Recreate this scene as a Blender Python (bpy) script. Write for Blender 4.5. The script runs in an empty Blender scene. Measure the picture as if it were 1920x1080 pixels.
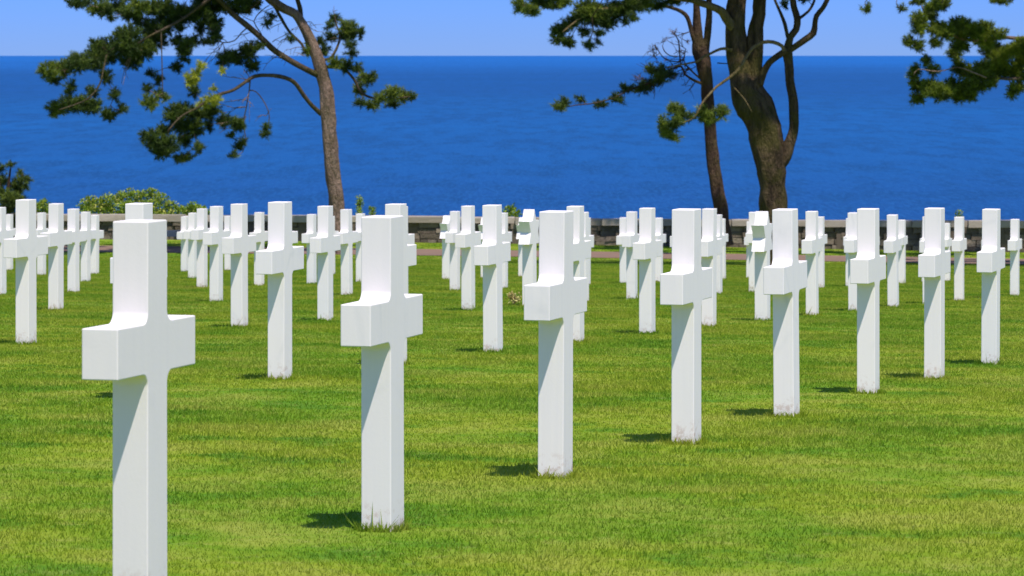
import bpy, bmesh, math, random
import numpy as np
from mathutils import Vector, noise
random.seed(7); rng = np.random.default_rng(7)
sc = bpy.context.scene
col = sc.collection
# ---------------------------------------------------------------- camera
F = 6900.0                       # focal length in photo pixels
cam = bpy.data.cameras.new('camera'); camo = bpy.data.objects.new('camera', cam); col.objects.link(camo)
cam.sensor_width = 36; cam.lens = F/1920*36
camo.location = (0, 0, 0); camo.rotation_euler = (math.radians(90), 0, 0)
cam.shift_y = -437/1920
cam.clip_start = 0.5; cam.clip_end = 400000
cam.dof.use_dof = True; cam.dof.focus_distance = 17; cam.dof.aperture_fstop = 16
sc.camera = camo
# ---------------------------------------------------------------- light
SUN = Vector((.22, -.5, 1.07)).normalized()
el = math.asin(SUN.z); az = math.atan2(SUN.x, SUN.y)
w = bpy.data.worlds.new('World'); sc.world = w; w.use_nodes = True
nt = w.node_tree; nt.nodes.clear()
sky = nt.nodes.new('ShaderNodeTexSky'); sky.sky_type = 'NISHITA'; sky.sun_disc = False
sky.sun_elevation = el; sky.sun_rotation = az
sky.altitude = 50; sky.air_density = 1.0; sky.dust_density = 0.0; sky.ozone_density = 4.0
mul = nt.nodes.new('ShaderNodeMix'); mul.data_type = 'RGBA'; mul.blend_type = 'MULTIPLY'; mul.inputs[0].default_value = 1
geo = nt.nodes.new('ShaderNodeTexCoord'); sx = nt.nodes.new('ShaderNodeSeparateXYZ'); nt.links.new(geo.outputs['Generated'], sx.inputs[0])
rp = nt.nodes.new('ShaderNodeValToRGB'); e = rp.color_ramp.elements          # clear deep blue air: less white near the sea horizon
e[0].position = 0.0; e[0].color = (.175, .33, .94, 1); e[1].position = .35; e[1].color = (1.0, .92, .98, 1)
q = e.new(.016); q.color = (.150, .325, 1.02, 1); q = e.new(.10); q.color = (.30, .46, .97, 1)
nt.links.new(sx.outputs[2], rp.inputs[0]); nt.links.new(rp.outputs[0], mul.inputs[7])
bg = nt.nodes.new('ShaderNodeBackground'); bg.inputs[1].default_value = 0.13
wo = nt.nodes.new('ShaderNodeOutputWorld')
nt.links.new(sky.outputs[0], mul.inputs[6]); nt.links.new(mul.outputs[2], bg.inputs[0]); nt.links.new(bg.outputs[0], wo.inputs[0])
sl = bpy.data.lights.new('sun', 'SUN'); sl.energy = 4.4; sl.angle = math.radians(.9); sl.color = (1, .945, .88)
so = bpy.data.objects.new('sun', sl); col.objects.link(so); so.rotation_euler = SUN.to_track_quat('Z', 'Y').to_euler()
so.location = (5, -10, 30)
sc.view_settings.view_transform = 'Standard'; sc.view_settings.look = 'None'; sc.view_settings.exposure = 0.26
sc.view_settings.gamma = 1; sc.view_settings.use_curve_mapping = False

# ---------------------------------------------------------------- helpers
def tag(o, label=None, cat=None, group=None, kind=None):
    if label: o['label'] = label
    if cat: o['category'] = cat
    if group: o['group'] = group
    if kind: o['kind'] = kind
    return o
def empty(name, loc):
    o = bpy.data.objects.new(name, None); o.location = loc; o.empty_display_size = .2; col.objects.link(o); return o
def meshobj(name, V, Fc, mats, parent=None, mi=None, smooth=False, tint=None, loc=None):
    me = bpy.data.meshes.new(name)
    V = np.asarray(V, dtype=np.float32).reshape(-1, 3)
    if isinstance(Fc, np.ndarray):
        n, k = Fc.shape
        me.vertices.add(len(V)); me.vertices.foreach_set('co', V.ravel())
        me.loops.add(n*k); me.loops.foreach_set('vertex_index', Fc.ravel().astype(np.int32))
        me.polygons.add(n); me.polygons.foreach_set('loop_start', (np.arange(n)*k).astype(np.int32))
        me.polygons.foreach_set('loop_total', np.full(n, k, dtype=np.int32))
    else:
        me.from_pydata(V.tolist(), [], Fc)
    for m in (mats if isinstance(mats, (list, tuple)) else [mats]): me.materials.append(m)
    if mi is not None: me.polygons.foreach_set('material_index', np.asarray(mi, dtype=np.int32))
    if smooth: me.polygons.foreach_set('use_smooth', np.ones(len(me.polygons), dtype=bool))
    me.update(calc_edges=True)
    if tint is not None:
        a = me.attributes.new('tint', 'FLOAT', 'POINT'); a.data.foreach_set('value', np.asarray(tint, dtype=np.float32))
    o = bpy.data.objects.new(name, me); col.objects.link(o)
    if parent: o.parent = parent
    if loc is not None: o.location = loc
    return o

class N:
    """small node-graph helper"""
    def __init__(s, name, rough=.6, spec=.3):
        s.m = bpy.data.materials.new(name); s.m.use_nodes = True; s.t = s.m.node_tree
        s.b = s.t.nodes['Principled BSDF']; s.b.inputs['Roughness'].default_value = rough
        s.b.inputs['Specular IOR Level'].default_value = spec
        s.tc = s.t.nodes.new('ShaderNodeTexCoord')
    def link(s, a, b): s.t.links.new(a, b)
    def mapping(s, scale=(1, 1, 1), rot=(0, 0, 0), src=None):
        n = s.t.nodes.new('ShaderNodeMapping'); n.inputs['Scale'].default_value = scale; n.inputs['Rotation'].default_value = rot
        s.link(src or s.tc.outputs['Object'], n.inputs[0]); return n.outputs[0]
    def noise(s, scale, detail=4, rough=.55, vec=None, dist=0):
        n = s.t.nodes.new('ShaderNodeTexNoise'); n.inputs['Scale'].default_value = scale; n.inputs['Detail'].default_value = detail
        n.inputs['Roughness'].default_value = rough; n.inputs['Distortion'].default_value = dist
        s.link(vec or s.tc.outputs['Object'], n.inputs['Vector']); return n.outputs['Fac']
    def voro(s, scale, vec=None, out='Color', feature='F1'):
        n = s.t.nodes.new('ShaderNodeTexVoronoi'); n.inputs['Scale'].default_value = scale; n.feature = feature
        s.link(vec or s.tc.outputs['Object'], n.inputs['Vector']); return n.outputs[out]
    def ramp(s, fac, stops):
        n = s.t.nodes.new('ShaderNodeValToRGB'); e = n.color_ramp.elements
        while len(e) < len(stops): e.new(.5)
        for x, (p, c) in zip(e, stops):
            x.position = p; x.color = tuple(c)+(1,) if hasattr(c, '__len__') else (c, c, c, 1)
        s.link(fac, n.inputs[0]); return n.outputs[0]
    def mix(s, fac, a, b, mode='MIX'):
        n = s.t.nodes.new('ShaderNodeMix'); n.data_type = 'RGBA'; n.blend_type = mode
        for v, i in ((fac, 0), (a, 6), (b, 7)):
            if isinstance(v, (int, float)): n.inputs[i].default_value = v if i == 0 else (v, v, v, 1)
            elif isinstance(v, tuple): n.inputs[i].default_value = v+(1,)
            else: s.link(v, n.inputs[i])
        return n.outputs[2]
    def math(s, op, a, b=0.0, clamp=False):
        n = s.t.nodes.new('ShaderNodeMath'); n.operation = op; n.use_clamp = clamp
        for v, i in ((a, 0), (b, 1)):
            if isinstance(v, (int, float)): n.inputs[i].default_value = v
            else: s.link(v, n.inputs[i])
        return n.outputs[0]
    def attr(s, name):
        n = s.t.nodes.new('ShaderNodeAttribute'); n.attribute_name = name; return n.outputs['Fac']
    def color(s, c):
        if isinstance(c, tuple): s.b.inputs['Base Color'].default_value = c+(1,)
        else: s.link(c, s.b.inputs['Base Color'])
    def bump(s, h, strength=.3, dist=.02):
        n = s.t.nodes.new('ShaderNodeBump'); n.inputs['Strength'].default_value = strength; n.inputs['Distance'].default_value = dist
        s.link(h, n.inputs['Height']); s.link(n.outputs[0], s.b.inputs['Normal'])
    def xyz(s, src=None):
        n = s.t.nodes.new('ShaderNodeSeparateXYZ'); s.link(src or s.tc.outputs['Object'], n.inputs[0]); return n.outputs

# ---------------------------------------------------------------- terrain height
C0 = [-1.2429347398649087, -0.009694056934816805, -0.025324353765691913, 3.7155077952809886e-06, -0.0003954929382088928, -0.00026610056407394024, 2.2730569636062598e-06]
WALLY = 103.0; KW = -.10
def zg(X, Y):
    X = np.asarray(X, dtype=float); Y = np.asarray(Y, dtype=float)
    Xc = 28*np.tanh(X/28); yk = 95.5
    Yc = np.where(Y < yk-3, Y, yk-3 + 3*np.tanh((np.maximum(Y, yk-3)-(yk-3))/3)); Yc = np.maximum(Yc, -2)
    z = C0[0]+C0[1]*Xc+C0[2]*Yc+C0[3]*Xc*Yc+C0[4]*Yc**2+C0[5]*Xc**2+C0[6]*Yc**3
    d = Y-KW*X-(WALLY+4)
    z = z-np.where(d > 0, .55*d**1.0*np.clip(d/12, 0, 1), 0)
    return np.maximum(z, -63)
def zf(x, y): return float(zg(x, y))

# ---------------------------------------------------------------- materials
def grass_color(g, blades=False):
    """shared by the turf sheet and the blades: world-placed mottling"""
    v = g.mapping((1, 1, .05))
    big = g.noise(.42, 3, .6, v)
    mid = g.noise(1.5, 5, .68, v)
    fine = g.noise(9, 3, .7, v)
    c = g.mix(g.ramp(big, [(.44, 0.0), (.56, 1.0)]), (.150, .288, .010), (.250, .338, .017))
    c = g.mix(g.ramp(mid, [(.47, 0.0), (.64, .62)]), c, (.38, .385, .068))
    c = g.mix(g.ramp(mid, [(.36, .9), (.47, 0.0)]), c, (.080, .220, .010))
    c = g.mix(g.ramp(fine, [(.55, 0.0), (.80, .6)]), c, (.42, .38, .12))
    return c
def mk_turf():
    g = N('turf', .9, .05)
    c = g.mix(.18, grass_color(g), (.14, .18, .03)); c = g.mix(1.0, c, (.97, .97, .97), 'MULTIPLY'); g.color(c)
    g.bump(g.noise(60, 4), .6, .03); return g.m
def mk_blades():
    g = N('grass_blades', .8, .04)
    c = grass_color(g)
    t = g.attr('tint')
    c = g.mix(g.ramp(t, [(0, 0.0), (1, .35)]), c, (.36, .37, .07))
    c = g.mix(g.ramp(t, [(.0, .35), (.35, 0.0)]), c, (.09, .20, .01))
    g.color(c)
    tr = g.t.nodes.new('ShaderNodeBsdfTranslucent'); g.link(c, tr.inputs[0])
    ms = g.t.nodes.new('ShaderNodeMixShader'); ms.inputs[0].default_value = .5
    out = g.t.nodes['Material Output']
    g.link(g.b.outputs[0], ms.inputs[1]); g.link(tr.outputs[0], ms.inputs[2]); g.link(ms.outputs[0], out.inputs[0])
    return g.m
def mk_marble():
    g = N('white_marble', .6, .2)
    oi = g.t.nodes.new('ShaderNodeObjectInfo')
    v = g.t.nodes.new('ShaderNodeVectorMath'); v.operation = 'ADD'
    sc_ = g.t.nodes.new('ShaderNodeVectorMath'); sc_.operation = 'SCALE'; sc_.inputs[0].default_value = (37, 11, 53)
    g.link(oi.outputs['Random'], sc_.inputs['Scale']); g.link(g.tc.outputs['Object'], v.inputs[0]); g.link(sc_.outputs[0], v.inputs[1])
    vec = v.outputs[0]
    streak = g.noise(1.0, 5, .6, g.mapping((38, 38, 1.6), src=vec))
    cloud = g.noise(5, 4, .6, vec)
    c = g.mix(g.ramp(streak, [(.35, 0.0), (.75, .55)]), (.885, .815, .80), (.80, .745, .755))
    c = g.mix(g.ramp(cloud, [(.5, 0.0), (.8, .35)]), c, (.87, .79, .73))
    vein = g.voro(2.2, g.mapping((1, 1, .6), rot=(.4, .3, 0), src=vec), out='Distance', feature='DISTANCE_TO_EDGE')
    c = g.mix(g.math('MULTIPLY', g.ramp(vein, [(0, 1.0), (.035, 0.0)]), g.ramp(cloud, [(.45, 0.0), (.7, .35)])), c, (.55, .55, .58))
    warm = g.ramp(oi.outputs['Random'], [(0, 0.0), (1, .5)])
    c = g.mix(warm, c, (.90, .825, .76))
    # splashed soil and faint rust near the ground, each stone its own pattern
    z = g.xyz()[2]
    low = g.math('MULTIPLY', g.ramp(z, [(0.0, 1.0), (.12, 0.0)]), g.ramp(g.noise(26, 5, .7, vec), [(.51, 0.0), (.63, .8)]))
    c = g.mix(low, c, (.46, .27, .18))
    low2 = g.math('MULTIPLY', g.ramp(z, [(0.0, .55), (.05, 0.0)]), g.noise(14, 3, .6, vec))
    c = g.mix(low2, c, (.36, .36, .20))
    c = g.mix(1.0, c, oi.outputs['Color'], 'MULTIPLY')
    g.color(c); g.bump(g.noise(90, 4, .6, vec), .12, .003)
    return g.m
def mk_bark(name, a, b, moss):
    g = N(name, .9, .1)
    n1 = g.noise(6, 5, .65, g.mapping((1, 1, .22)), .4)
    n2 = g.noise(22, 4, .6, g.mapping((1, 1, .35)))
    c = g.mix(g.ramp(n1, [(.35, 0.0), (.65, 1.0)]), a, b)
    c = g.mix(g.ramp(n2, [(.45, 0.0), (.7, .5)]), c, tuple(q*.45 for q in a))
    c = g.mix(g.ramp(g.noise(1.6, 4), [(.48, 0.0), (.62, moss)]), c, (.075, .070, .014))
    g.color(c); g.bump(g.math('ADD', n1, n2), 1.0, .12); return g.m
def mk_needles(name, dark, mid, tip, yellow=(.42, .40, .04)):
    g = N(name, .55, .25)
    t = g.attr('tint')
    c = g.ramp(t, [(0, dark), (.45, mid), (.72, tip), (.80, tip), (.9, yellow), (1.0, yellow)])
    g.color(c)
    tr = g.t.nodes.new('ShaderNodeBsdfTranslucent'); g.link(c, tr.inputs[0])
    ms = g.t.nodes.new('ShaderNodeMixShader'); ms.inputs[0].default_value = .2
    g.link(g.b.outputs[0], ms.inputs[1]); g.link(tr.outputs[0], ms.inputs[2]); g.link(ms.outputs[0], g.t.nodes['Material Output'].inputs[0])
    return g.m
def mk_stone():
    g = N('rubble_stone', .9, .15)
    t = g.attr('tint')
    c = g.ramp(t, [(0, (.11, .085, .064)), (.35, (.155, .12, .09)), (.65, (.20, .157, .118)), (1, (.26, .21, .16))])
    c = g.mix(g.ramp(g.noise(3, 5, .65), [(.42, 0.0), (.65, .6)]), c, (.085, .07, .052))
    c = g.mix(g.ramp(g.noise(11, 5, .65), [(.5, 0.0), (.75, .5)]), c, (.27, .22, .16))
    g.color(c); g.bump(g.noise(14, 5), .8, .04); return g.m
def mk_coping():
    g = N('coping_stone', .85, .2)
    c = g.mix(g.attr('tint'), (.42, .36, .29), (.32, .27, .22))
    c = g.mix(g.ramp(g.noise(4, 5, .65), [(.45, 0.0), (.7, .6)]), c, (.27, .22, .17))
    g.color(c); g.bump(g.noise(12, 4), .5, .02); return g.m
def mk_path():
    g = N('path_gravel', .95, .1)
    c = g.mix(g.ramp(g.noise(1.2, 4), [(.35, 0.0), (.65, 1.0)]), (.24, .15, .11), (.20, .135, .10))
    c = g.mix(g.ramp(g.noise(40, 3), [(.5, 0.0), (.7, .5)]), c, (.22, .14, .11))
    g.color(c); g.bump(g.noise(50, 3), .5, .02); return g.m
def mk_mortar():
    g = N('mortar', .95, .1); g.color(g.mix(g.noise(5, 4), (.11, .086, .066), (.16, .125, .095))); return g.m
def mk_sea():
    g = N('sea_water', .55, .04)
    v = g.tc.outputs['Object']
    big = g.noise(.00022, 4, .6, g.mapping((.35, 1, 1)), .6)
    med = g.noise(.0022, 4, .6, g.mapping((.5, 1, 1)))
    chop = g.noise(.06, 4, .7, g.mapping((1, .16, 1)))
    chop2 = g.noise(.55, 4, .75, g.mapping((1, .10, 1)))
    c = g.mix(g.ramp(big, [(.38, 0.0), (.62, 1.0)]), (.005, .050, .188), (.004, .064, .24))
    # water colour zones off the shore, edges broken by currents; farthest lightening is painted haze
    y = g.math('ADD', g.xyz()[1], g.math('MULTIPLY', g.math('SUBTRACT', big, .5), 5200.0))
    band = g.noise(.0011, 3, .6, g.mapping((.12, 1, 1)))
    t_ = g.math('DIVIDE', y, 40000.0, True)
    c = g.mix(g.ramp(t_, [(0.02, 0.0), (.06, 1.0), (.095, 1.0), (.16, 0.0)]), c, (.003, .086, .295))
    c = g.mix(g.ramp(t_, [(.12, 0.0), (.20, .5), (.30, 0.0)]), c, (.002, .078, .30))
    c = g.mix(g.ramp(t_, [(.22, 0.0), (.5, .75), (1, 1.0)]), c, (.010, .150, .54))  # lighter towards the horizon: sea haze painted into the water colour
    c = g.mix(g.ramp(band, [(.42, 0.0), (.60, .30)]), c, (.005, .050, .20))
    c = g.mix(g.ramp(med, [(.35, .35), (.6, 0.0)]), c, (.004, .048, .18))
    c = g.mix(g.ramp(chop, [(.40, .7), (.55, 0.0)]), c, (.002, .044, .155))
    c = g.mix(g.ramp(chop2, [(.45, 0.0), (.62, .6)]), c, (.012, .100, .31))
    g.color(c); g.bump(g.math('ADD', g.math('MULTIPLY', chop, 2.0), chop2), .5, 1.2)
    return g.m
def mk_scrub():
    g = N('bluff_scrub', .95, .05)
    g.color(g.mix(g.ramp(g.noise(.5, 5, .65), [(.4, 0.0), (.6, 1.0)]), (.05, .09, .015), (.13, .15, .03))); g.bump(g.noise(1.5, 5), 1, .4); return g.m
M_turf, M_blade, M_marble = mk_turf(), mk_blades(), mk_marble()
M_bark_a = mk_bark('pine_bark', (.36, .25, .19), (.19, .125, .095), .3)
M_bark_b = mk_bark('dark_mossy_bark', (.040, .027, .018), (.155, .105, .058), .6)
M_bark_l = mk_bark('limb_bark', (.16, .115, .08), (.085, .065, .04), .6)
M_bark_t = mk_bark('tan_limb_bark', (.26, .19, .09), (.17, .12, .06), .5)
M_bark_c = mk_bark('brown_pine_bark', (.055, .034, .024), (.13, .082, .052), .4)
M_ndl = mk_needles('pine_needles', (.024, .046, .010), (.070, .112, .016), (.18, .23, .028), (.47, .48, .04))
M_ndl_r = mk_needles('bright_green_needles', (.038, .062, .008), (.115, .160, .014), (.24, .29, .026))  # brighter, yellower green than the needles of the other pines
M_dead = mk_needles('dry_brown_needles', (.10, .055, .035), (.18, .11, .07), (.26, .17, .09))
M_leaf = mk_needles('bush_leaves', (.07, .15, .012), (.19, .29, .020), (.36, .42, .045), (.60, .58, .14))
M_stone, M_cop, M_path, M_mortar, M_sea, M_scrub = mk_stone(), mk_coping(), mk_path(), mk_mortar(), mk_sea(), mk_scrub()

# ---------------------------------------------------------------- ground, path, sea
def grid(x0, x1, nx, ys, fz, dz=0, shear=0):
    xs = np.linspace(x0, x1, nx); X, Y = np.meshgrid(xs, ys); Y = Y+shear*X
    Z = fz(X, Y)+dz; ny = len(ys)
    V = np.stack([X, Y, Z], -1).reshape(-1, 3)
    i = np.arange(ny-1)[:, None]*nx+np.arange(nx-1)[None]
    Fq = np.stack([i, i+1, i+nx+1, i+nx], -1).reshape(-1, 4)
    return V, Fq
ysl = np.arange(-40, WALLY+3.01, 1.0)
V, Fq = grid(-90, 90, 181, ysl, zg, 0, KW)
lawn = meshobj('lawn', V, Fq, M_turf, smooth=True); tag(lawn, kind='structure')
ysb = np.concatenate([np.arange(WALLY+3, WALLY+30, 1.5), np.arange(WALLY+31, WALLY+190, 6)])
V, Fq = grid(-90, 90, 91, ysb, lambda X, Y: zg(X, Y)+.5*np.sin(X*.4+Y*.3)*np.clip((Y-KW*X-WALLY-8)/10, 0, 1), 0, KW)
tag(meshobj('bluff', V, Fq, M_scrub, smooth=True), kind='structure')
PF, PB = 96.0, 99.4
V, Fq = grid(-90, 90, 181, np.array([PF, PF+1.1, PF+2.2, PB]), zg, .012, KW)
tag(meshobj('gravel_path', V, Fq, M_path, smooth=True), kind='structure')
V = [(-150000, -3000, -58), (150000, -3000, -58), (150000, 250000, -58), (-150000, 250000, -58)]
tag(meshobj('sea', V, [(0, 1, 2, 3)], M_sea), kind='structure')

# ---------------------------------------------------------------- grass blades (one mesh, nobody could count them)
CR = [
 (0,0,-1.036,10.25,-1.531,0), (0,1,-0.439,12.51,-1.618,0), (0,2,0.174,14.80,-1.698,0), (0,3,0.799,16.86,-1.776,0), (0,4,1.417,18.98,-1.865,0), (0,5,2.066,21.34,-1.961,0),
 (0,6,2.665,23.22,-2.036,0), (0,7,3.310,25.46,-2.136,0), (1,4,-2.033,20.07,-1.879,0), (1,5,-1.404,22.27,-1.959,0), (1,6,-0.770,24.48,-2.061,0), (1,7,-0.137,26.68,-2.158,0),
 (1,8,0.498,28.89,-2.257,0), (1,9,1.143,31.09,-2.363,0), (1,10,1.781,33.30,-2.461,0), (1,11,2.418,35.50,-2.578,1), (1,12,3.077,37.71,-2.672,0), (1,13,3.714,39.91,-2.780,0),
 (1,14,4.364,42.12,-2.899,0), (1,15,5.010,44.32,-3.016,0), (1,16,5.654,46.53,-3.119,0), (1,17,6.307,48.73,-3.224,0), (1,18,6.958,50.94,-3.344,0), (2,7,-3.623,27.44,-2.148,0),
 (2,9,-2.359,31.85,-2.359,0), (2,10,-1.728,34.06,-2.468,0), (2,11,-1.093,36.26,-2.563,0), (2,12,-0.457,38.47,-2.648,0), (2,13,0.195,40.67,-2.776,1), (2,14,0.826,42.88,-2.902,0),
 (2,15,1.470,45.08,-2.990,0), (2,16,2.145,47.29,-3.106,0), (2,17,2.762,49.49,-3.219,0), (2,18,3.394,51.70,-3.278,0), (2,20,4.700,56.11,-3.537,0), (2,21,5.350,58.31,-3.659,0),
 (2,22,5.947,60.52,-3.786,0), (2,23,6.645,62.72,-3.882,0), (2,24,7.293,64.93,-4.015,0), (2,25,7.930,67.13,-4.141,0), (3,11,-4.588,37.02,-2.565,0), (3,13,-3.330,41.43,-2.774,0),
 (3,14,-2.682,43.64,-2.889,0), (3,15,-2.056,45.84,-2.994,0), (3,17,-0.779,50.25,-3.205,0), (3,18,-0.129,52.46,-3.322,0), (3,20,1.146,56.87,-3.585,0), (3,21,1.798,59.07,-3.680,0),
 (3,22,2.442,61.28,-3.783,0), (3,24,3.751,65.69,-3.994,0), (3,25,4.389,67.90,-4.143,0), (4,14,-6.177,44.40,-2.908,0), (4,15,-5.552,46.60,-3.019,0), (4,17,-4.296,51.01,-3.201,0),
 (4,18,-3.656,53.22,-3.347,0), (4,19,-3.016,55.42,-3.470,0), (4,20,-2.372,57.63,-3.555,0), (4,22,-1.097,62.04,-3.776,1), (4,23,-0.466,64.25,-3.901,1), (4,24,0.193,66.45,-4.006,1),
 (5,19,-6.510,56.18,-3.466,0), (5,21,-5.260,60.60,-3.671,0), (5,24,-3.302,67.21,-4.013,0), (6,22,-8.125,63.56,-3.795,0), (6,23,-7.458,65.77,-3.932,0), (6,25,-6.240,70.18,-4.150,0),
 (6,26,-5.581,72.38,-4.238,0), (7,25,-9.695,70.94,-4.143,0),
]
def blades():
    # density falls with distance so that cover on screen stays even
    n = 2300000
    # sample Y with pdf ~ width * density = Y * Y^-1.3
    y0, y1 = 8.6, 103.0
    uu = rng.random(n); e = .7
    Y = (y0**e+uu*(y1**e-y0**e))**(1/e)
    X = (rng.random(n)*2-1)*(.21*Y+1.3)
    d = Y-KW*X
    keep = ((d < PF-.05) | (d > PB+.05)) & (d < WALLY-.15)
    X, Y = X[keep], Y[keep]; n = len(X)
    s = (np.maximum(Y, 10)/10)**.62
    h = rng.uniform(.010, .022, n)*s**.2
    wd = rng.uniform(.0016, .0030, n)*s
    tint = rng.random(n)
    # clumps: slightly taller patches
    ph = np.sin(X*2.1+np.sin(Y*1.3)*2)+np.sin(Y*.9+np.cos(X*1.7)*2); h *= 1+.16*ph
    # uncut fringe round the foot of each stone
    ex, ey, eh, ew, et = [], [], [], [], []
    ux, uy = .2783, .9605
    for (j, i, cx, cy, cz, st) in CR:
        m = int(min(420, 5200/cy)+60)
        a = rng.uniform(-1, 1, m); side = rng.integers(0, 4, m)
        lw, lt = .075, .058
        off = np.abs(rng.normal(0, .018, m))
        al = np.where(side < 2, a*lw, np.where(side == 2, lw+off, -lw-off))
        at = np.where(side == 0, lt+off, np.where(side == 1, -lt-off, a*lt))
        ex.append(cx+al*ux+at*uy); ey.append(cy+al*uy-at*ux)
        eh.append(rng.uniform(.015, .042, m)*(1+1.6*(rng.random(m) > .94)*(np.sin(a*9+i*2.1) > .2))); ew.append(rng.uniform(.0022, .004, m)*max(1, (cy/10)**.62)); et.append(rng.random(m)*.45+.3)
    X = np.concatenate([X]+ex); Y = np.concatenate([Y]+ey); h = np.concatenate([h]+eh); wd = np.concatenate([wd]+ew); tint = np.concatenate([tint]+et)
    n = len(X)
    ang = rng.uniform(0, 2*np.pi, n); la = rng.uniform(0, 2*np.pi, n); ln = h*rng.uniform(.1, 1.1, n)
    Z = zg(X, Y)-.004
    V = np.empty((n, 3, 3), dtype=np.float32)
    cx_, sx_ = np.cos(ang)*wd, np.sin(ang)*wd
    V[:, 0] = np.stack([X-cx_, Y-sx_, Z], -1); V[:, 1] = np.stack([X+cx_, Y+sx_, Z], -1)
    V[:, 2] = np.stack([X+np.cos(la)*ln, Y+np.sin(la)*ln, Z+h], -1)
    o = meshobj('grass', V, np.arange(n*3).reshape(-1, 3), M_blade, tint=np.repeat(tint, 3))
    tag(o, 'short green mown grass of the lawn with longer wisps at the foot of the stones', 'grass', kind='stuff')
blades()

# ---------------------------------------------------------------- headstones
def outline_cross():
    w, A, H, za, zb, r = .0725, .29, 1.07, .648, .788, .034
    pts = [(w*1.03, -.12)]
    def fil(cx, cz, a0, a1, k=14):
        for q in range(k+1):
            a = math.radians(a0+(a1-a0)*q/k); pts.append((cx+r*math.cos(a), cz+r*math.sin(a)))
    fil(w+r, za-r, 180, 90)
    pts.extend([(A, za), (A, zb)])
    fil(w+r, zb+r, 270, 180)
    pts.append((w*.985, H))
    L = [(-x, z) for x, z in reversed(pts)]
    return pts+L
def outline_star():
    R, H, w = .252, 1.07, .0725; c = H-R
    def P(a, q): return (q*math.sin(math.radians(a)), c+q*math.cos(math.radians(a)))
    ri = R/math.sqrt(3)
    pts = [(w, -.12), (w, c-R+ (w)*math.sqrt(3)), P(150, ri), P(120, R), P(90, ri), P(60, R), P(30, ri), P(0, R)]
    # the stem meets the lower point of the star below its waist
    L = [(-x, z) for x, z in reversed(pts[:-1])]
    return pts+L
def slab(pts, t, bev):
    bm = bmesh.new()
    a = [bm.verts.new((x, -t/2, z)) for x, z in pts]; b = [bm.verts.new((x, t/2, z)) for x, z in pts]
    n = len(pts)
    bm.faces.new(a[::-1] if False else a); bm.faces.new(b[::-1])
    for i in range(n): bm.faces.new((a[(i+1) % n], a[i], b[i], b[(i+1) % n]))
    bmesh.ops.recalc_face_normals(bm, faces=bm.faces)
    fr = set(e for v in (a, b) for q in v for e in q.link_edges if (e.verts[0] in v and e.verts[1] in v))
    sharp = [e for e in bm.edges if e not in fr and e.calc_face_angle(0) > math.radians(30)]
    bmesh.ops.bevel(bm, geom=list(fr)+sharp, offset=bev, segments=2, affect='EDGES', profile=.5, clamp_overlap=True)
    me = bpy.data.meshes.new('headstone'); bm.to_mesh(me); bm.free()
    me.materials.append(M_marble); return me
me_cross = slab(outline_cross(), .106, .0035); me_star = slab(outline_star(), .122, .003)
ORD = ['first', 'second', 'third', 'fourth', 'fifth', 'sixth', 'seventh', 'eighth', 'ninth', 'tenth', 'eleventh', 'twelfth', 'thirteenth', 'fourteenth', 'fifteenth', 'sixteenth', 'seventeenth', 'eighteenth', 'nineteenth', 'twentieth']
ROW = ['front diagonal row', 'second diagonal row', 'third diagonal row', 'fourth diagonal row', 'fifth diagonal row', 'sixth diagonal row', 'seventh diagonal row', 'eighth diagonal row at far left']
SPECIAL = {(0, 0): 'largest white marble cross, nearest the camera, its foot cut off by the picture edge',
           (0, 1): 'large white marble cross with reddish soil specks near its foot, second in the front row',
           (1, 11): 'larger white six pointed star stone on a post, beside the thick dark tree trunk',
           (2, 13): 'white six pointed star stone on a post, partly behind the third large cross',
           (4, 22): 'small far six pointed star stone, leftmost of the white star stones',
           (4, 23): 'small far six pointed star stone mostly hidden behind a cross of the second row',
           (4, 24): 'small far six pointed star stone peeping out left of the bigger star stone',
           (7, 25): 'tiny far white cross by the left edge beneath the dark young pine'}
HID = {(2, 11), (2, 16), (2, 22), (1, 17), (2, 24), (5, 24), (3, 14)}
angle = math.atan2(2.205, .6388)
cnt = {}
for (j, i, x, y, z, st) in sorted(CR, key=lambda q: (q[0], q[1])):
    k = cnt.get(j, 0); cnt[j] = k+1
    o = bpy.data.objects.new('star_headstone' if st else 'cross_headstone', me_star if st else me_cross)
    o.location = (x, y, z); o.rotation_euler = (random.gauss(0, .004), random.gauss(0, .004), angle+random.gauss(0, .008))
    tn = {(0, 0): .90, (0, 1): .93, (0, 2): .96}.get((j, i), random.uniform(.965, 1.0)); o.color = (tn, tn, tn*1.0, 1)
    col.objects.link(o)
    lab = SPECIAL.get((j, i)) or 'white marble cross, %s counted from the near end of the %s%s' % (ORD[k], ROW[j], ', mostly hidden' if (j, i) in HID else '')
    tag(o, lab, 'headstone', 'white star headstones on the lawn' if st else 'white marble cross headstones in rows')

# ---------------------------------------------------------------- stone wall and bench
def boxes(bl):
    V, Fc, T = [], [], []
    for (x0, x1, y0, y1, z0, z1, t, jit) in bl:
        b = len(V)
        for (x, y, z) in ((x0, y0, z0), (x1, y0, z0), (x1, y1, z0), (x0, y1, z0), (x0, y0, z1), (x1, y0, z1), (x1, y1, z1), (x0, y1, z1)):
            j = [random.uniform(-jit, jit) for _ in range(3)]
            V.append((x+j[0], y+j[1], z+j[2])); T.append(t)
        for f in ((0, 3, 2, 1), (4, 5, 6, 7), (0, 1, 5, 4), (1, 2, 6, 5), (2, 3, 7, 6), (3, 0, 4, 7)): Fc.append(tuple(b+q for q in f))
    return V, Fc, T
def wally(x): return WALLY+KW*x
def topz(x):   # top of the coping seen in the photograph at pixel column of x
    px = 960+F*x/wally(x)
    yy = np.interp(px, [0, 200, 790, 1130, 1900, 2400], [402, 403, 406, 411, 415, 418])
    return -(yy-103)/F*wally(x)
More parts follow.
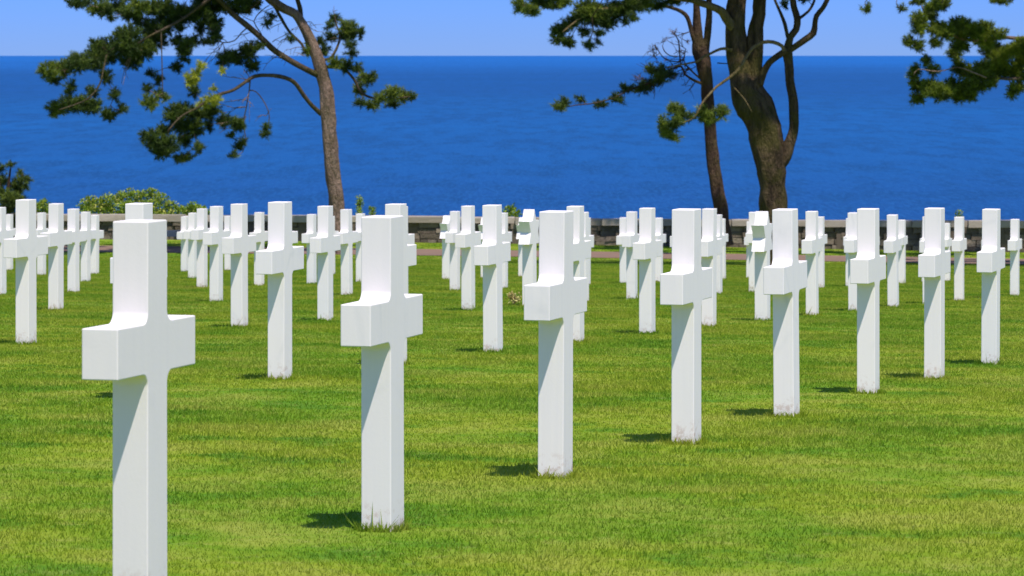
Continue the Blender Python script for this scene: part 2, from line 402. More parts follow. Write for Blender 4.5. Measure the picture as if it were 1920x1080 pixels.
wall = empty('stone_wall', (0, WALLY, zf(0, WALLY)))
tag(wall, 'low rubble stone wall with pale coping slabs along the cliff edge behind the crosses', 'wall')
def addw(name, bl, mat):
    V, Fc, T = boxes(bl); V = [(x, y-WALLY, z-wall.location.z) for x, y, z in V]
    return meshobj(name, V, Fc, mat, parent=wall, tint=T)
core, stones, cops = [], [], []
x = -45.0
while x < 45:
    y = wally(x+.75); core.append((x, x+1.5, y+.05, y+.42, zf(x+.75, y)-.3, topz(x+.75)-.15, .2, 0)); x += 1.5
for r in range(4):
    x = -45.0
    while x < 45:
        L = random.uniform(.16, .62); xm = x+L/2; y = wally(xm); zb = zf(xm, y)-.05; zt = topz(xm)-.165
        h = (zt-zb)/4
        stones.append((x+.01, x+L-.012, y+random.uniform(-.03, .01), y+.06, zb+r*h+.008, zb+(r+1)*h-.008+.0*r, random.random()**1.2, .014)); x += L
x = -45.0
while x < 45:
    L = random.uniform(.9, 1.7); xm = x+L/2; y = wally(xm); zt = topz(xm)
    cops.append((x+.006, x+L-.006, y-.09, y+.53, zt-.17+random.uniform(-.01, .01), zt+random.uniform(-.012, .012), random.random(), .010)); x += L
addw('wall_core', core, M_mortar); addw('wall_face', stones, M_stone); cp = addw('coping', cops, M_cop)
bench = empty('stone_bench', (-9.35, 99.9, zf(-9.35, 99.9)))
tag(bench, 'low pale stone slab bench in front of the wall, half behind the nearest cross', 'bench')
def addb(name, bl, mat, par):
    V, Fc, T = boxes(bl); return meshobj(name, V, Fc, mat, parent=par, tint=T)
addb('seat', [(-.95, .95, -.22, .22, .30, .455, .0, .004)], M_cop, bench)
addb('support', [(-.75, -.52, -.17, .17, -.1, .30, .9, .004)], M_stone, bench)
addb('support', [(.52, .75, -.17, .17, -.1, .30, .8, .004)], M_stone, bench)

# ---------------------------------------------------------------- trees
def tube(paths, sides=12, rough=.06, seed=0, freq=1.6):
    """paths: list of [(Vector, radius), ...]; returns verts, quads"""
    V, Fc = [], []
    for pts in paths:
        # resample with Catmull-Rom
        P = [p for p, r in pts]; R = [r for p, r in pts]; Q = []
        n = len(P)
        for i in range(n-1):
            p0, p1, p2, p3 = P[max(i-1, 0)], P[i], P[i+1], P[min(i+2, n-1)]
            st = max(2, int((p2-p1).length/.12)) if sides > 6 else max(2, int((p2-p1).length/.2))
            st = min(st, 14)
            for k in range(st):
                t = k/st
                q = .5*((2*p1)+(p2-p0)*t+(2*p0-5*p1+4*p2-p3)*t*t+(3*p1-p0-3*p2+p3)*t**3)
                Q.append((q, R[i]*(1-t)+R[i+1]*t))
        Q.append((P[-1], R[-1]))
        up = None; base = len(V)
        for k, (q, r) in enumerate(Q):
            d = (Q[min(k+1, len(Q)-1)][0]-Q[max(k-1, 0)][0]).normalized()
            if up is None: up = Vector((0, 1, .1)) if abs(d.y) < .9 else Vector((1, 0, 0))
            u = (up-d*up.dot(d)).normalized(); v = d.cross(u); up = u
            for s in range(sides):
                a = 2*math.pi*s/sides
                rr = r
                if rough: 
                    nz = noise.noise(Vector((math.cos(a)*1.6+seed, math.sin(a)*1.6, 0))+q*freq)
                    rr = r*(1+rough*2.2*nz+rough*.8*math.sin(5*a+seed+q.z))
                V.append(q+u*(math.cos(a)*rr)+v*(math.sin(a)*rr))
        m = len(Q)
        for k in range(m-1):
            for s in range(sides):
                a = base+k*sides+s; b = base+k*sides+(s+1) % sides
                Fc.append((a, b, b+sides, a+sides))
        Fc.append(tuple(base+(m-1)*sides+s for s in range(sides)))
    return V, Fc
def W(px, py, D): return Vector(((px-960)/F*D, D, -(py-103)/F*D))
def tufts(centers, needle, wid, count, mode='pine'):
    """centers: array (n,7): pos, dir, tint -> needle triangles"""
    n = len(centers); c = np.repeat(centers[:, :3], count, 0); d = np.repeat(centers[:, 3:6], count, 0); t = np.repeat(centers[:, 6], count)
    s = np.repeat(centers[:, 7], count)
    m = n*count
    r = rng.normal(size=(m, 3)); r /= np.linalg.norm(r, axis=1)[:, None]
    if mode == 'pine':
        along = rng.random((m, 1)); dirn = d*(.1+.6*along)+r*1.0
        base = c+d*(along-.5)*(needle*1.3*s[:, None])
    else:
        dirn = r+d*.5; base = c+r*needle*.5*s[:, None]
    dirn /= np.linalg.norm(dirn, axis=1)[:, None]
    side = np.cross(dirn, rng.normal(size=(m, 3))); side /= np.linalg.norm(side, axis=1)[:, None]
    L = (needle*s*rng.uniform(.7, 1.15, m))[:, None]
    if mode == 'pine':
        V = np.stack([base-side*wid, base+side*wid, base+dirn*L], 1); k = 3
    else:
        V = np.stack([base, base+dirn*L*.5+side*wid*s[:, None], base+dirn*L, base+dirn*L*.5-side*wid*s[:, None]], 1); k = 4
    tt = np.clip(t+rng.normal(0, .05, m), 0, 1)
    return V.reshape(-1, 3), np.arange(m*k).reshape(-1, k), np.repeat(tt, k)
def pad_tufts(pads, D, dens=1.0, basetint=.3):
    """pads: (px,py,rx,ry,offset,kind) kind g green, y yellow, o olive"""
    out = []
    for (px, py, rx, ry, off, kind) in pads:
        c = W(px, py, D+off); sx, sz = rx/F*D, ry/F*D; sy = .75*math.sqrt(sx*sz)+.04
        n = max(3, int(dens*rx*ry/10))
        for _ in range(n):
            v = rng.normal(size=3); v /= np.linalg.norm(v); q = rng.random()**.45*.95
            p = np.array(c)+v*q*np.array([sx, sy, sz])
            d = v*np.array([1, .8, .8])+np.array([0, 0, .3]); d /= np.linalg.norm(d)
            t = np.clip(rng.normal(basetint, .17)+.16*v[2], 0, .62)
            if kind == 'o': t = np.clip(rng.normal(.62, .1), 0, .78)
            if kind == 'y': t = np.clip(rng.normal(.90, .08), .7, 1)
            out.append((*p, *d, t, rng.uniform(.8, 1.15)))
    return np.array(out)
def nearest(paths, c, lim):
    best = None
    for pts in paths:
        for k, (p, r) in enumerate(pts):
            if r > lim: continue
            d = (p-c).length+.0
            if best is None or d < best[0]: best = (d, p)
    return best[1]
def tree(name, label, D, base, trunk, limbs, pads, bark, ndl, dead=None, dead_pads=(), seed=1, limb_bark=None, bare=(), rough=.09, needle=.115, wid=.0062, count=46, dens=2.5, basetint=.3, twig_r=.009, grow=1.1):
    """pixel outlines of this very tree, each limb with its own depth"""
    R = random.Random(seed)
    root = empty(name, base); tag(root, label, 'tree'); o = Vector(base)
    def path(pl, sy=0.0, y0=0.0, wscale=1.0):
        L = 0; res = []
        for k, (px, py, wd) in enumerate(pl):
            if k: L += math.hypot(px-pl[k-1][0], py-pl[k-1][1])
            off = y0+sy*L/F*D
            res.append((W(px, py, D+off), wd/F*D/2*wscale))
        return res
    tp = [path(p) for p in trunk]
    lp = [path(q[0], q[1], q[2]) for q in limbs]
    # dense point cloud of branch positions for twigs
    dense = []
    for pts in tp+lp:
        dd = []
        for k in range(len(pts)-1):
            for q in range(6): dd.append((pts[k][0].lerp(pts[k+1][0], q/6), pts[k][1]))
        dd.append(pts[-1]); dense.append(dd)
    PP = []
    for p in pads:
        p = list(p)+['g']*(6-len(p)) if False else list(p)
        if len(p) == 4: p.append('g')
        px, py, rx, ry, kind = p[:5]
        if len(p) == 6: off = p[5]
        else:
            rx, ry = rx*grow, ry*grow
            c = W(px, py, D); q = nearest(dense, c, .13)
            off = (q.y-D)-.12+R.gauss(0, .28)-(.45 if kind == 'y' else 0)
        PP.append((px, py, rx, ry, off, kind))
    DP = []
    for p in dead_pads:
        c = W(p[0], p[1], D); q = nearest(dense, c, .13); DP.append((*p[:4], (q.y-D)*.9+R.gauss(0, .15), 'g'))
    # twigs from branch to each pad
    tw = []
    anchors = list(dense)
    order = sorted(PP+DP, key=lambda p: (nearest(dense, W(p[0], p[1], D+p[4]), .13)-W(p[0], p[1], D+p[4])).length)
    for p in order:
        c = W(p[0], p[1], D+p[4]); q = nearest(anchors, c, .11); L = (c-q).length
        mid = q.lerp(c, .5)+Vector((R.gauss(0, .06), R.gauss(0, .06), R.gauss(.0, .06)))*L
        r0 = min(twig_r*(1+.5*L), .03)
        pts = [(q, r0), (mid, r0*.8), (c, r0*.5)]; tw.append(pts)
        anchors.append([(q.lerp(mid, .5), r0), (mid, r0*.8), (mid.lerp(c, .5), r0*.8), (c, r0*.5)])
        for _ in range(3 if p[2] > 9 else 1):
            e = c+Vector((R.uniform(-1, 1)*p[2], R.uniform(-1, 1)*(p[2]+p[3])*.5, R.uniform(-1, 1)*p[3]))*(D/F)*.85
            tw.append([(mid.lerp(c, R.uniform(.3, 1)), r0*.6), ((c+e)/2+Vector((0, 0, .02)), r0*.5), (e, r0*.35)])
    for (x0, x1, y0, y1, n) in bare:
        for _ in range(n):
            c = W(R.uniform(x0, x1), R.uniform(y0, y1), D); q = nearest(dense, c, .13); c.y = q.y+R.gauss(0, .2)
            if (c-q).length > 1.1: continue
            pts = [(q, .011)]; p = q
            for k in range(3):
                p = p+(c-q)/3+Vector((R.gauss(0, .05), R.gauss(0, .05), R.gauss(0, .05))); pts.append((p, .010-.002*k))
            tw.append(pts)
            for k in (1, 2):
                e = pts[k][0]+((c-q).normalized()*.5+Vector((R.gauss(0, .5), R.gauss(0, .3), R.gauss(0, .5))))*.25
                tw.append([(pts[k][0], .007), ((pts[k][0]+e)/2+Vector((0, 0, .02)), .006), (e, .004)])
    V, Fc = tube(tp, 20, rough, seed, 2.4); V = [v-o for v in V]
    meshobj('trunk', V, Fc, bark, root, smooth=True)
    for q, src in zip(lp, limbs):
        V, Fc = tube([q], 12, .06, seed); V = [v-o for v in V]
        meshobj('branch', V, Fc, src[3] if len(src) > 3 else limb_bark or bark, root, smooth=True)
    Vt, Ft = tube(tw, 6, 0); Ft = [f for f in Ft]
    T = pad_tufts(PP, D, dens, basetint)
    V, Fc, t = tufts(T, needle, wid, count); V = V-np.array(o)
    # the crown carries its own fine twigs
    Vt = np.array([v-o for v in Vt]); nb = len(V)
    tri = []
    for f in Ft:
        for k in range(1, len(f)-1): tri.append((f[0]+nb, f[k]+nb, f[k+1]+nb))
    Fa = np.concatenate([Fc, np.array(tri)]); mi = np.concatenate([np.zeros(len(Fc)), np.ones(len(tri))])
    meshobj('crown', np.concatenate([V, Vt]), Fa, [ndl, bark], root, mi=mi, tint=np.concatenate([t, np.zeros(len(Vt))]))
    if DP:
        T = pad_tufts(DP, D, .9, .35); V, Fc, t = tufts(T, needle*.9, wid, 14); V = V-np.array(o)
        meshobj('dry_needles', V, Fc, dead, root, tint=t)
    return root
def upper(seed, boxes_, o0=-2.8, o1=1.2, rr=(20, 38)):
    R = random.Random(seed); out = []
    for (x0, x1, y0, y1, n) in boxes_:
        for _ in range(n): out.append((R.uniform(x0, x1), R.uniform(y0, y1), R.uniform(*rr), R.uniform(12, 22), 'g', R.uniform(o0, o1)))
    return out

# ---- leaning pine on the left
D1 = 97.0
t1 = [[(641, 474, 36), (638, 455, 31), (636, 420, 29), (633, 390, 28), (627, 345, 28), (622, 310, 28), (617, 244, 26), (614, 207, 28), (611, 172, 25), (604, 138, 25), (598, 115, 24), (584, 80, 20), (566, 43, 18), (553, 26, 17), (535, 17, 17), (515, 4, 17), (498, -10, 16), (470, -50, 14), (450, -110, 11), (430, -170, 7)]]
l1 = [
 ([(564, 40, 10), (563, 17, 9), (558, 0, 8), (552, -30, 8), (556, -80, 6), (575, -140, 4)], .2, 0),
 ([(601, 143, 13), (588, 137, 12), (572, 129, 11), (543, 113, 11), (515, 95, 11), (495, 76, 11), (466, 50, 11), (437, 27, 10), (417, 6, 9), (392, -12, 8), (350, -20, 6), (300, -15, 4)], -.45, 0),
 ([(602, 214, 9), (584, 197, 8), (569, 178, 8), (556, 159, 8), (543, 149, 8), (523, 143, 8), (500, 141, 7), (477, 143, 7), (457, 156, 6), (437, 169, 6), (414, 176, 6), (392, 186, 5), (370, 202, 4), (340, 218, 3), (315, 245, 3)], -.5, 0),
 ([(572, 100, 6), (566, 83, 5), (543, 60, 5), (526, 32, 6), (516, 14, 5)], .1, -.1),
 ([(600, 112, 6), (618, 110, 5), (629, 95, 5), (638, 69, 4), (632, 50, 3), (629, 37, 2)], .4, 0),
 ([(602, 124, 7), (620, 126, 6), (644, 129, 5), (664, 149, 5), (676, 172, 5), (701, 184, 4), (744, 184, 3), (768, 181, 2)], .3, 0),
 ([(400, -8, 8), (350, 30, 5), (312, 52, 5), (280, 68, 4), (245, 88, 3.6), (200, 102, 3.2), (160, 120, 2.8), (120, 132, 2.2), (92, 135, 2)], -.3, -1.6),
 ([(200, 102, 4), (194, 130, 3), (186, 160, 3), (165, 185, 3), (135, 198, 2), (110, 206, 2)], -.2, -3.2),
 ([(469, 169, 2.2), (480, 172, 2), (492, 186, 2), (502, 205, 1.8), (505, 222, 1.6), (500, 244, 1.4)], -.1, -1.0),
 ([(469, 150, 3), (467, 172, 2), (461, 206, 2), (456, 232, 2), (461, 262, 1.6), (455, 285, 1.4)], -.1, -1.0),
 ([(302, 60, 3), (303, 95, 2), (304, 130, 2), (305, 175, 1.6)], 0, -2.6),
 ([(466, 50, 3), (452, 62, 2), (440, 76, 2), (418, 80, 2), (400, 72, 2)], -.3, -1.0),
 ([(500, 85, 3), (488, 60, 2), (476, 40, 2), (490, 20, 2), (505, 10, 1.6)], -.3, -.6),
]
p1 = [(89,133,16,14,'o'),(117,128,20,14,'o'),(103,150,12,7),(132,163,9,10),(146,118,20,18),(175,110,22,20),(180,82,11,12),(203,95,22,22),(232,83,26,26),(244,62,22,12),(246,115,20,14),(267,92,24,20),(290,72,22,22),(284,52,24,14),(307,48,20,20),(198,143,12,12),
(109,204,18,15,'o'),(129,192,16,16),(149,195,18,14),(172,198,16,13),(172,172,12,8),(206,218,12,9),(215,178,8,12),(229,205,8,8),(198,212,8,9),
(284,138,8,6),(298,149,8,9),(275,166,7,9),(281,192,16,12,'o'),(298,178,10,8),(310,184,6,5,'o'),
(143,4,16,8),(158,4,14,8),(183,14,20,13,'o'),(198,20,12,10),(209,31,8,7),(221,15,22,12),(244,28,18,11),(261,38,9,12),(261,12,20,12,'o'),(284,14,18,12),(307,16,18,18),(327,26,20,17),(347,28,24,18),(373,26,22,18),(390,14,24,16),(399,42,15,17),(404,66,11,16),(376,52,10,12),(419,12,16,12),(387,78,12,6),(335,52,10,8),
(333,75,10,10),(347,84,16,12),(364,76,12,8),(347,98,12,9),(330,124,9,9),(347,112,10,4),
(419,112,12,12),(433,108,14,13),(443,109,14,13),(469,98,14,18),(472,123,12,11),(486,86,9,7,'o'),(457,93,7,9),
(358,152,14,11,'y'),(368,138,7,9,'y'),(377,123,5,7,'y'),(364,172,9,9),(381,195,11,7,'y'),(401,186,12,8,'y'),(419,133,5,5,'y'),(401,166,5,5,'y'),
(327,209,16,12),(324,218,16,13),(347,207,17,12),(370,212,19,13),(390,212,14,13),(361,238,21,19),(335,235,13,13),(310,244,13,11),(310,272,23,19),(287,261,15,17),(270,255,7,10),(301,287,18,9),(347,295,18,7,'o'),(335,297,9,7),(373,278,9,9),(347,262,12,13),(393,236,7,11),(416,224,9,11),(400,205,12,11),
(423,227,9,11),(443,230,11,11),(449,236,9,9),(434,255,7,6),(449,273,9,8),(457,264,6,7),(439,292,7,6),(495,252,9,6),(498,238,5,7),
(457,14,15,12,'o'),(475,8,13,9),(500,43,8,7),(443,18,13,11),(543,72,6,6),(509,28,6,5),(575,95,5,12,'o'),
(627,34,9,8),(618,48,7,7),(650,52,15,13,'o'),(652,66,16,12),(675,62,7,9),(658,84,11,7),(621,70,13,7),(601,78,8,7),(607,92,9,10),(658,99,10,5),(630,118,13,9,'o'),(650,123,13,11),(670,129,7,11),(684,149,11,11,'o'),(696,146,9,9),(673,169,9,13,'o'),(675,192,10,7),(696,198,13,7,'o'),(713,184,11,11,'o'),(733,175,15,12,'o'),(736,195,13,7),(756,178,12,12,'o'),(773,182,6,8)]
p1 += upper(3, [(180, 480, -60, -8, 26), (330, 620, -150, -50, 36), (400, 560, -210, -130, 14)])+upper(4, [(450, 760, -150, -40, 16)], .5, 3.5, (28, 44))
tree('leaning_pine_tree', 'slender leaning pine with lit grey brown trunk and long branches reaching left', D1, (W(641, 474, D1).x, D1, zf(W(641, 474, D1).x, D1)), t1, l1, p1, M_bark_a, M_ndl, seed=11, limb_bark=M_bark_l, bare=[(390, 560, 20, 130, 34), (380, 520, 140, 240, 16), (590, 640, 10, 110, 6), (160, 300, 90, 170, 6)])

# ---- thick gnarled pine
D2 = 88.0
t2 = [[(1447, 506, 70), (1448, 490, 60), (1449, 440, 54), (1451, 392, 50), (1448, 350, 51), (1447, 325, 56), (1445, 306, 58), (1438, 270, 60), (1434, 243, 63), (1424, 221, 64), (1414, 200, 68), (1404, 182, 62), (1396, 160, 52), (1388, 130, 44), (1382, 100, 40), (1379, 60, 37), (1379, 27, 36), (1382, 0, 33), (1384, -40, 30), (1380, -90, 26), (1390, -150, 20), (1380, -230, 12)],
 [(1420, 225, 22), (1413, 195, 28), (1413, 165, 30), (1415, 140, 28), (1416, 110, 28), (1415, 80, 27), (1418, 50, 27), (1424, 27, 25), (1425, 0, 25), (1434, -40, 22), (1450, -100, 16), (1455, -180, 9)],
 [(1452, 316, 34), (1466, 298, 30), (1479, 272, 22), (1488, 242, 18), (1488, 210, 17), (1485, 180, 17), (1481, 150, 16), (1478, 120, 16), (1476, 96, 18)]]
l2 = [
 ([(1476, 96, 16), (1482, 70, 13), (1493, 55, 13), (1495, 35, 13), (1489, 15, 12), (1487, 0, 12), (1484, -30, 10), (1490, -90, 7)], .1, 0),
 ([(1474, 98, 12), (1490, 88, 12), (1510, 74, 13), (1525, 62, 13), (1528, 45, 10), (1531, 30, 10), (1543, 15, 9), (1551, 0, 9), (1560, -25, 8), (1590, -70, 5), (1640, -100, 3)], -.2, 0),
 ([(1498, 35, 6), (1515, 22, 5), (1524, 8, 5), (1528, -8, 5), (1530, -50, 3)], .3, 0),
 ([(1477, 70, 7), (1472, 46, 7), (1464, 25, 6), (1455, 5, 5), (1448, -14, 5), (1440, -50, 3)], .2, 0),
 ([(1424, 158, 14), (1431, 137, 13), (1442, 118, 12), (1458, 105, 12), (1476, 94, 12)], 0, -.1),
 ([(1470, 95, 7), (1466, 86, 7), (1450, 79, 7), (1431, 79, 7), (1412, 89, 6.5), (1399, 107, 6), (1388, 126, 6), (1372, 142, 5.5), (1350, 158, 5), (1342, 164, 4.5), (1323, 185, 4), (1313, 199, 4), (1302, 220, 3.4), (1272, 234, 2.4), (1254, 246, 2)], -.35, -.45, M_bark_t),
 ([(1372, 94, 7), (1358, 91, 6), (1345, 94, 5.5), (1329, 102, 5), (1318, 107, 5), (1307, 115, 4), (1278, 121, 3), (1250, 126, 2)], -.5, -.2, M_bark_t),
 ([(1376, 52, 20), (1361, 34, 17), (1353, 21, 16), (1334, 12, 14), (1313, 5, 14), (1299, 0, 12), (1270, -4, 11), (1240, -8, 10), (1200, 2, 8), (1150, 14, 6), (1110, 22, 5), (1080, 40, 4), (1055, 60, 3)], -.4, -.1, M_bark_t),
 ([(1240, -8, 6), (1190, -20, 6), (1120, -16, 5), (1060, -4, 4), (1010, 8, 3), (980, 12, 2)], -.2, -1.0),
 ([(1110, 32, 3), (1112, 58, 2), (1104, 76, 2), (1098, 84, 1.4)], .1, -1.9),
 ([(1372, 158, 2), (1380, 168, 2), (1396, 186, 2), (1410, 210, 1.6)], -.2, -.8, M_bark_t),
 ([(1345, 118, 2.5), (1356, 119, 2), (1366, 119, 2)], 0, 0),
]
p2 = [(977,10,13,11,'o'),(996,20,12,9,'o'),(1014,5,18,8),(1039,8,15,8),(1057,2,14,6,'o'),(1100,16,20,13,'o'),(1090,30,17,11),(1111,30,22,15),(1138,26,22,18),(1138,44,13,9),(1068,45,13,9),(1049,58,13,11,'o'),(1044,72,9,7),(1065,80,9,10),(1165,18,20,13),(1186,8,16,12),(1188,34,6,8),(1173,40,5,7),(1205,10,14,11,'o'),(1232,10,12,7),(1095,58,9,7),(1106,83,8,7),(1122,62,7,6),(1122,78,4,4),(1259,2,14,6),
(1471,8,6,5),(1509,-2,8,5),(1267,207,11,12,'o'),(1278,215,9,9,'o'),(1243,233,7,12,'o'),(1251,250,9,11,'o'),(1264,258,8,6,'o'),(1267,233,11,9),(1294,220,5,7),(1318,212,11,11,'o'),(1329,222,12,7,'o'),(1353,212,10,11,'o')]
p2 += upper(5, [(990, 1300, -60, -14, 22), (1120, 1400, -150, -60, 30), (1350, 1620, -170, -60, 34), (1300, 1560, -280, -160, 34)])
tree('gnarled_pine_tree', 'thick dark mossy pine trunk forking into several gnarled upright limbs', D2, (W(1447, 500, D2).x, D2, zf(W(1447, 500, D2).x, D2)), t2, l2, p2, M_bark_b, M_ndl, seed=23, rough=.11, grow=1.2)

# ---- thin brown pine beside it
D3 = 100.0
t3 = [[(1361, 462, 34), (1358, 450, 29), (1355, 420, 26), (1352, 392, 25), (1344, 350, 25), (1338, 310, 24), (1333, 270, 22), (1331, 235, 22), (1328, 200, 21), (1326, 180, 22), (1324, 150, 23), (1319, 120, 28), (1314, 95, 30), (1309, 72, 20), (1307, 40, 15), (1306, 10, 12), (1306, -20, 11), (1312, -90, 9), (1305, -160, 6)],
 [(1320, 110, 18), (1325, 80, 14), (1329, 40, 12), (1330, 15, 11), (1331, -20, 10), (1345, -90, 7)]]
l3 = [
 ([(1312, 108, 10), (1305, 84, 9), (1299, 67, 8), (1292, 40, 8), (1285, 27, 8), (1270, 18, 7), (1250, 12, 6), (1225, 2, 4)], -.1, 0),
 ([(1322, 158, 6), (1304, 152, 5), (1285, 140, 4), (1278, 125, 4), (1262, 128, 3), (1240, 140, 3), (1216, 156, 3), (1180, 168, 3), (1150, 184, 2.5), (1110, 194, 2.2), (1080, 197, 2), (1052, 203, 1.6)], -.4, 0),
 ([(1276, 122, 3), (1274, 95, 3), (1272, 76, 2.4), (1264, 62, 2)], -.1, -.7),
 ([(1274, 116, 2.5), (1256, 114, 2.4), (1243, 107, 2), (1234, 94, 1.8), (1228, 88, 1.4)], -.1, -.7),
 ([(1270, 106, 2), (1256, 104, 2), (1246, 96, 2), (1242, 86, 1.4)], -.1, -.7),
 ([(1316, 150, 4), (1302, 138, 3), (1290, 126, 3), (1282, 112, 2), (1286, 92, 1.6)], -.2, 0),
]
p3 = [(1221,132,8,11,'o'),(1240,134,13,9),(1235,148,13,11),(1216,158,12,10),(1202,166,15,8),(1173,166,12,8),(1154,185,8,8),(1165,189,6,5),(1127,195,10,7),(1088,185,6,7),(1060,193,8,8),(1049,201,11,8,'o'),(1256,140,9,7)]
d3 = [(1264,62,9,8),(1245,78,8,6),(1224,94,8,8),(1280,99,7,5),(1288,78,4,5),(1197,148,9,11),(1258,128,10,5),(1270,138,10,6),(1286,134,8,5),(1232,88,6,5),(1250,112,5,3),(1226,104,5,6),(1262,146,9,5)]
p3 += upper(9, [(1230, 1420, -200, -60, 26)])+upper(10, [(1080, 1760, -150, -34, 34)], -5, .5, (28, 46))
tree('slim_brown_pine_tree', 'slim brown pine trunk with a sparse half dry branch pointing left, beside the thick pine', D3, (W(1361, 459, D3).x, D3, zf(W(1361, 459, D3).x, D3)), t3, l3, p3, M_bark_c, M_ndl, M_dead, d3, seed=31, grow=1.15, bare=[(1180, 1300, 100, 190, 30), (1225, 1295, 60, 130, 14)])

# ---- pine standing just outside the right edge
D4 = 92.0
t4 = [[(2105, 492, 50), (2100, 450, 42), (2095, 380, 38), (2092, 300, 36), (2085, 200, 34), (2080, 100, 30), (2070, 0, 26), (2065, -100, 20), (2060, -200, 12)]]
l4 = [
 ([(2080, 60, 14), (2030, 66, 12), (1980, 62, 10), (1940, 70, 8), (1905, 72, 7), (1880, 70, 6), (1845, 76, 5), (1800, 72, 5), (1765, 50, 4), (1738, 32, 3), (1728, 10, 2)], -.25, 0),
 ([(2085, 190, 14), (2030, 170, 12), (1980, 152, 9), (1930, 146, 7), (1890, 148, 6), (1850, 146, 5), (1815, 160, 4), (1775, 168, 3), (1730, 172, 2)], -.2, .4),
 ([(1850, 146, 3), (1820, 134, 3), (1795, 126, 2), (1760, 134, 2), (1722, 130, 2), (1713, 142, 1.5)], -.1, -1.2),
 ([(2072, 20, 10), (2000, -20, 8), (1920, -28, 6), (1830, -26, 4), (1740, -24, 3), (1690, -14, 2), (1640, -12, 2), (1622, 4, 1.4)], -.2, 0),
 ([(1780, -25, 2), (1772, -8, 2), (1766, 6, 2)], 0, -1.1),
 ([(1694, -14, 1.6), (1682, -2, 1.4), (1682, 10, 1.3), (1691, 16, 1.3)], 0, -1.1),
 ([(1890, 148, 3), (1898, 160, 2), (1904, 172, 2)], 0, -.4),
]
p4 = [(1625,16,7,5),(1691,16,6,4),(1720,2,11,6),(1764,7,15,11),(1747,16,11,9),(1722,36,10,13),(1724,51,11,13,'o'),(1744,27,9,13),(1753,51,13,11,'o'),(1771,58,15,13),(1793,49,12,14),(1809,44,9,9),(1802,64,17,14,'o'),(1824,60,15,12),(1847,53,11,12),(1847,73,17,14,'o'),(1871,64,15,8),(1704,80,8,8),(1720,86,13,7),(1756,80,9,7),(1789,98,9,13),(1800,84,13,11),(1858,93,19,14),(1876,107,19,16,'o'),(1900,93,13,13,'o'),(1913,84,10,11,'o'),(1738,113,7,9),(1751,131,11,7),(1718,131,7,7),(1713,144,6,13,'o'),(1722,160,11,11),(1720,184,11,9),(1744,164,15,12,'o'),(1764,173,19,14),(1787,164,17,14),(1798,178,17,10),(1818,164,17,12),(1820,182,11,7),(1796,124,11,13),(1811,136,15,11,'o'),(1847,127,18,12,'o'),(1836,142,17,9),(1873,133,19,14),(1902,133,17,16,'o'),(1898,171,8,11),(1909,164,9,9),(1842,160,15,8),(1860,155,13,7),(1913,115,11,16,'o'),(1876,0,16,6),
(1935,90,20,16),(1950,120,22,18),(1940,150,20,14),(1975,75,20,16),(1990,140,24,16),(2020,60,24,18)]
p4 += upper(13, [(1790, 2200, -120, -16, 40), (1940, 2300, -60, 140, 26), (1950, 2200, -260, -120, 26)])+upper(14, [(1720, 2260, -150, -34, 30)], 3, 8.5, (28, 46))
tree('overhanging_pine_tree', 'sunlit pine boughs hanging in from the right edge above the sea', D4, (W(2105, 490, D4).x, D4, zf(W(2105, 490, D4).x, D4)), t4, l4, p4, M_bark_a, M_ndl_r, seed=41, basetint=.42, grow=1.22, dens=2.9)

# ---- young pine at the left edge
D5 = 101.5
t5 = [[(12, 462, 10), (14, 420, 8), (14, 380, 7), (16, 345, 5), (20, 315, 3)]]
l5 = [([(14, 400, 4), (30, 372, 3), (40, 345, 3), (41, 325, 2)], 0, 0), ([(13, 395, 4), (2, 368, 3), (-2, 330, 3), (-4, 300, 2)], 0, 0), ([(14, 420, 4), (-20, 392, 3), (-40, 350, 2)], .2, 0)]
p5 = [(21,308,5,7),(3,314,5,8),(40,324,4,6),(50,336,6,7),(39,338,9,9),(4,338,11,11),(26,347,11,9),(13,364,15,11),(32,358,11,9),(46,350,7,6),(19,377,18,13),(36,372,9,8),(13,392,14,13),(20,410,12,14),(6,425,16,16),(22,432,8,14),(-12,360,16,16),(-16,400,20,18),(-30,340,14,14),(-40,380,16,16),(-6,445,14,12)]
tree('young_pine_tree', 'dark bushy young pine cut by the left edge, behind the crosses', D5, (W(12, 462, D5).x, D5, zf(W(12, 462, D5).x, D5)), t5, l5, p5, M_bark_c, M_ndl, seed=51, basetint=.42)

# ---------------------------------------------------------------- bushes behind the wall
def bush(name, label, D, pads, group=None, leaf=.085, dens=1.0, yellow=.10, cat='bush'):
    x0 = np.mean([p[0] for p in pads]); b = W(x0, 430, D); b.z = zf(b.x, D)
    root = empty(name, b); tag(root, label, cat, group)
    out = []; st = []
    for (px, py, rx, ry) in pads:
        off = random.uniform(-.5, .5); c = W(px, py, D+off); sx, sz = rx/F*D, ry/F*D; sy = sx*.8
        st.append([(b+Vector(((c.x-b.x)*.3, off*.3, -.1)), .02), ((b+c)/2+Vector(((c.x-b.x)*.2, 0, 0)), .014), (c, .007)])
        for _ in range(int(dens*rx*ry/3.2)+4):
            v = rng.normal(size=3); v /= np.linalg.norm(v); q = rng.random()**.4
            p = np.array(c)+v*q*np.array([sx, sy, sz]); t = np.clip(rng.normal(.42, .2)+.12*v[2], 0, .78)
            if rng.random() < yellow: t = .92
            out.append((*p, *(v*.6+np.array([0, 0, .8])), t, rng.uniform(.7, 1.2)))
    T = np.array(out); V, Fc, t = tufts(T, leaf, leaf*.24, 7, 'leaf')
    V2, F2 = tube(st, 5, 0); meshobj('stems', [v-b for v in V2], F2, M_bark_c, root, smooth=True)
    meshobj('foliage', V-np.array(b), Fc, M_leaf, root, tint=t)
D6 = 107.0
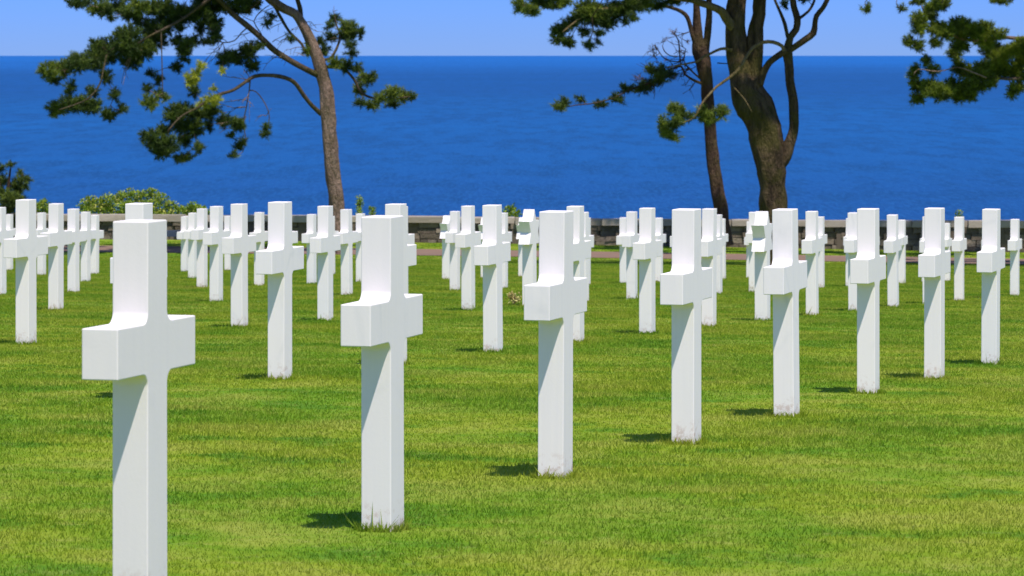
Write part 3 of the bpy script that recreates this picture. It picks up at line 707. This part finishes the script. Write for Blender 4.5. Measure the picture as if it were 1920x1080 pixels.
bush('leafy_bush', 'broad light green bush spilling over the wall behind the nearest cross', D6,
 [(158,386,10,12),(170,382,12,12),(186,384,14,14),(203,378,14,12),(222,374,14,14),(243,368,14,12),(262,370,14,12),(284,366,14,12),(302,374,14,10),(318,388,16,12),(336,396,12,8),(200,394,20,12),(240,392,24,16),(280,392,24,16),(170,398,18,10),(310,400,22,10),(225,410,40,14),(290,412,40,12)])
bush('leafy_bush', 'small low green bush over the wall just right of the broad bush', D6+1, [(348,396,12,9),(362,389,13,10),(376,394,10,8),(365,402,24,10),(388,404,8,7),(360,415,26,12)], yellow=.05)
bush('leafy_bush', 'small round green bush between two crosses near the left edge', D6, [(70,392,12,12),(84,387,12,11),(96,396,10,9),(80,404,20,12),(88,416,22,10)], yellow=.03)
bush('leafy_bush', 'little dark green bush poking above the wall near picture centre', D6-1, [(957,394,9,8),(966,400,9,7),(952,404,9,8),(960,414,14,12)], yellow=0)
def conifer_shoot(label, px, top, wpx, D):
    pads = []; y = top+6
    while y < 425: pads.append((px+random.uniform(-1, 1), y, wpx*(.75+.25*random.random()), 6)); y += 7
    bush('conifer_sapling', label, D, pads, 'saplings showing above the wall', leaf=.06, yellow=0, dens=1.4, cat='sapling')
conifer_shoot('tall narrow green sapling just right of the left pine trunk', 674, 368, 6, 106.5)
conifer_shoot('short sapling tip right of the tall narrow sapling', 698, 385, 6, 106.5)
conifer_shoot('faint sapling tip above the wall at far right', 1798, 397, 7, 106.5)

# ---------------------------------------------------------------- withered posy on the lawn
pb = Vector(((963-960)/F*41.5, 41.5, 0)); pb.z = zf(pb.x, pb.y)
posy = empty('withered_plant', pb); tag(posy, 'small withered yellow brown plant lying alone in the grass near picture centre', 'plant')
out = []; st = []
for k in range(26):
    a = random.uniform(0, 6.28); r = random.uniform(.02, .085); p = Vector((math.cos(a)*r, math.sin(a)*r*.7, random.uniform(.04, .12)))
    st.append([(Vector((p.x*.2, p.y*.2, 0)), .0022), (p*.6+Vector((0, 0, .03)), .002), (p, .0015)])
    out.append((*p, 0, 0, 1, random.choice([.3, .5, .95, .95]), 1))
V2, F2 = tube(st, 4, 0); meshobj('stems', V2, F2, M_dead, posy, tint=[.4]*len(V2))
M_wi = mk_needles('withered_petals', (.18, .10, .04), (.38, .26, .10), (.55, .42, .18), (.62, .55, .22))
V, Fc, t = tufts(np.array(out), .028, .009, 7, 'leaf'); meshobj('petals', V, Fc, M_wi, posy, tint=t)
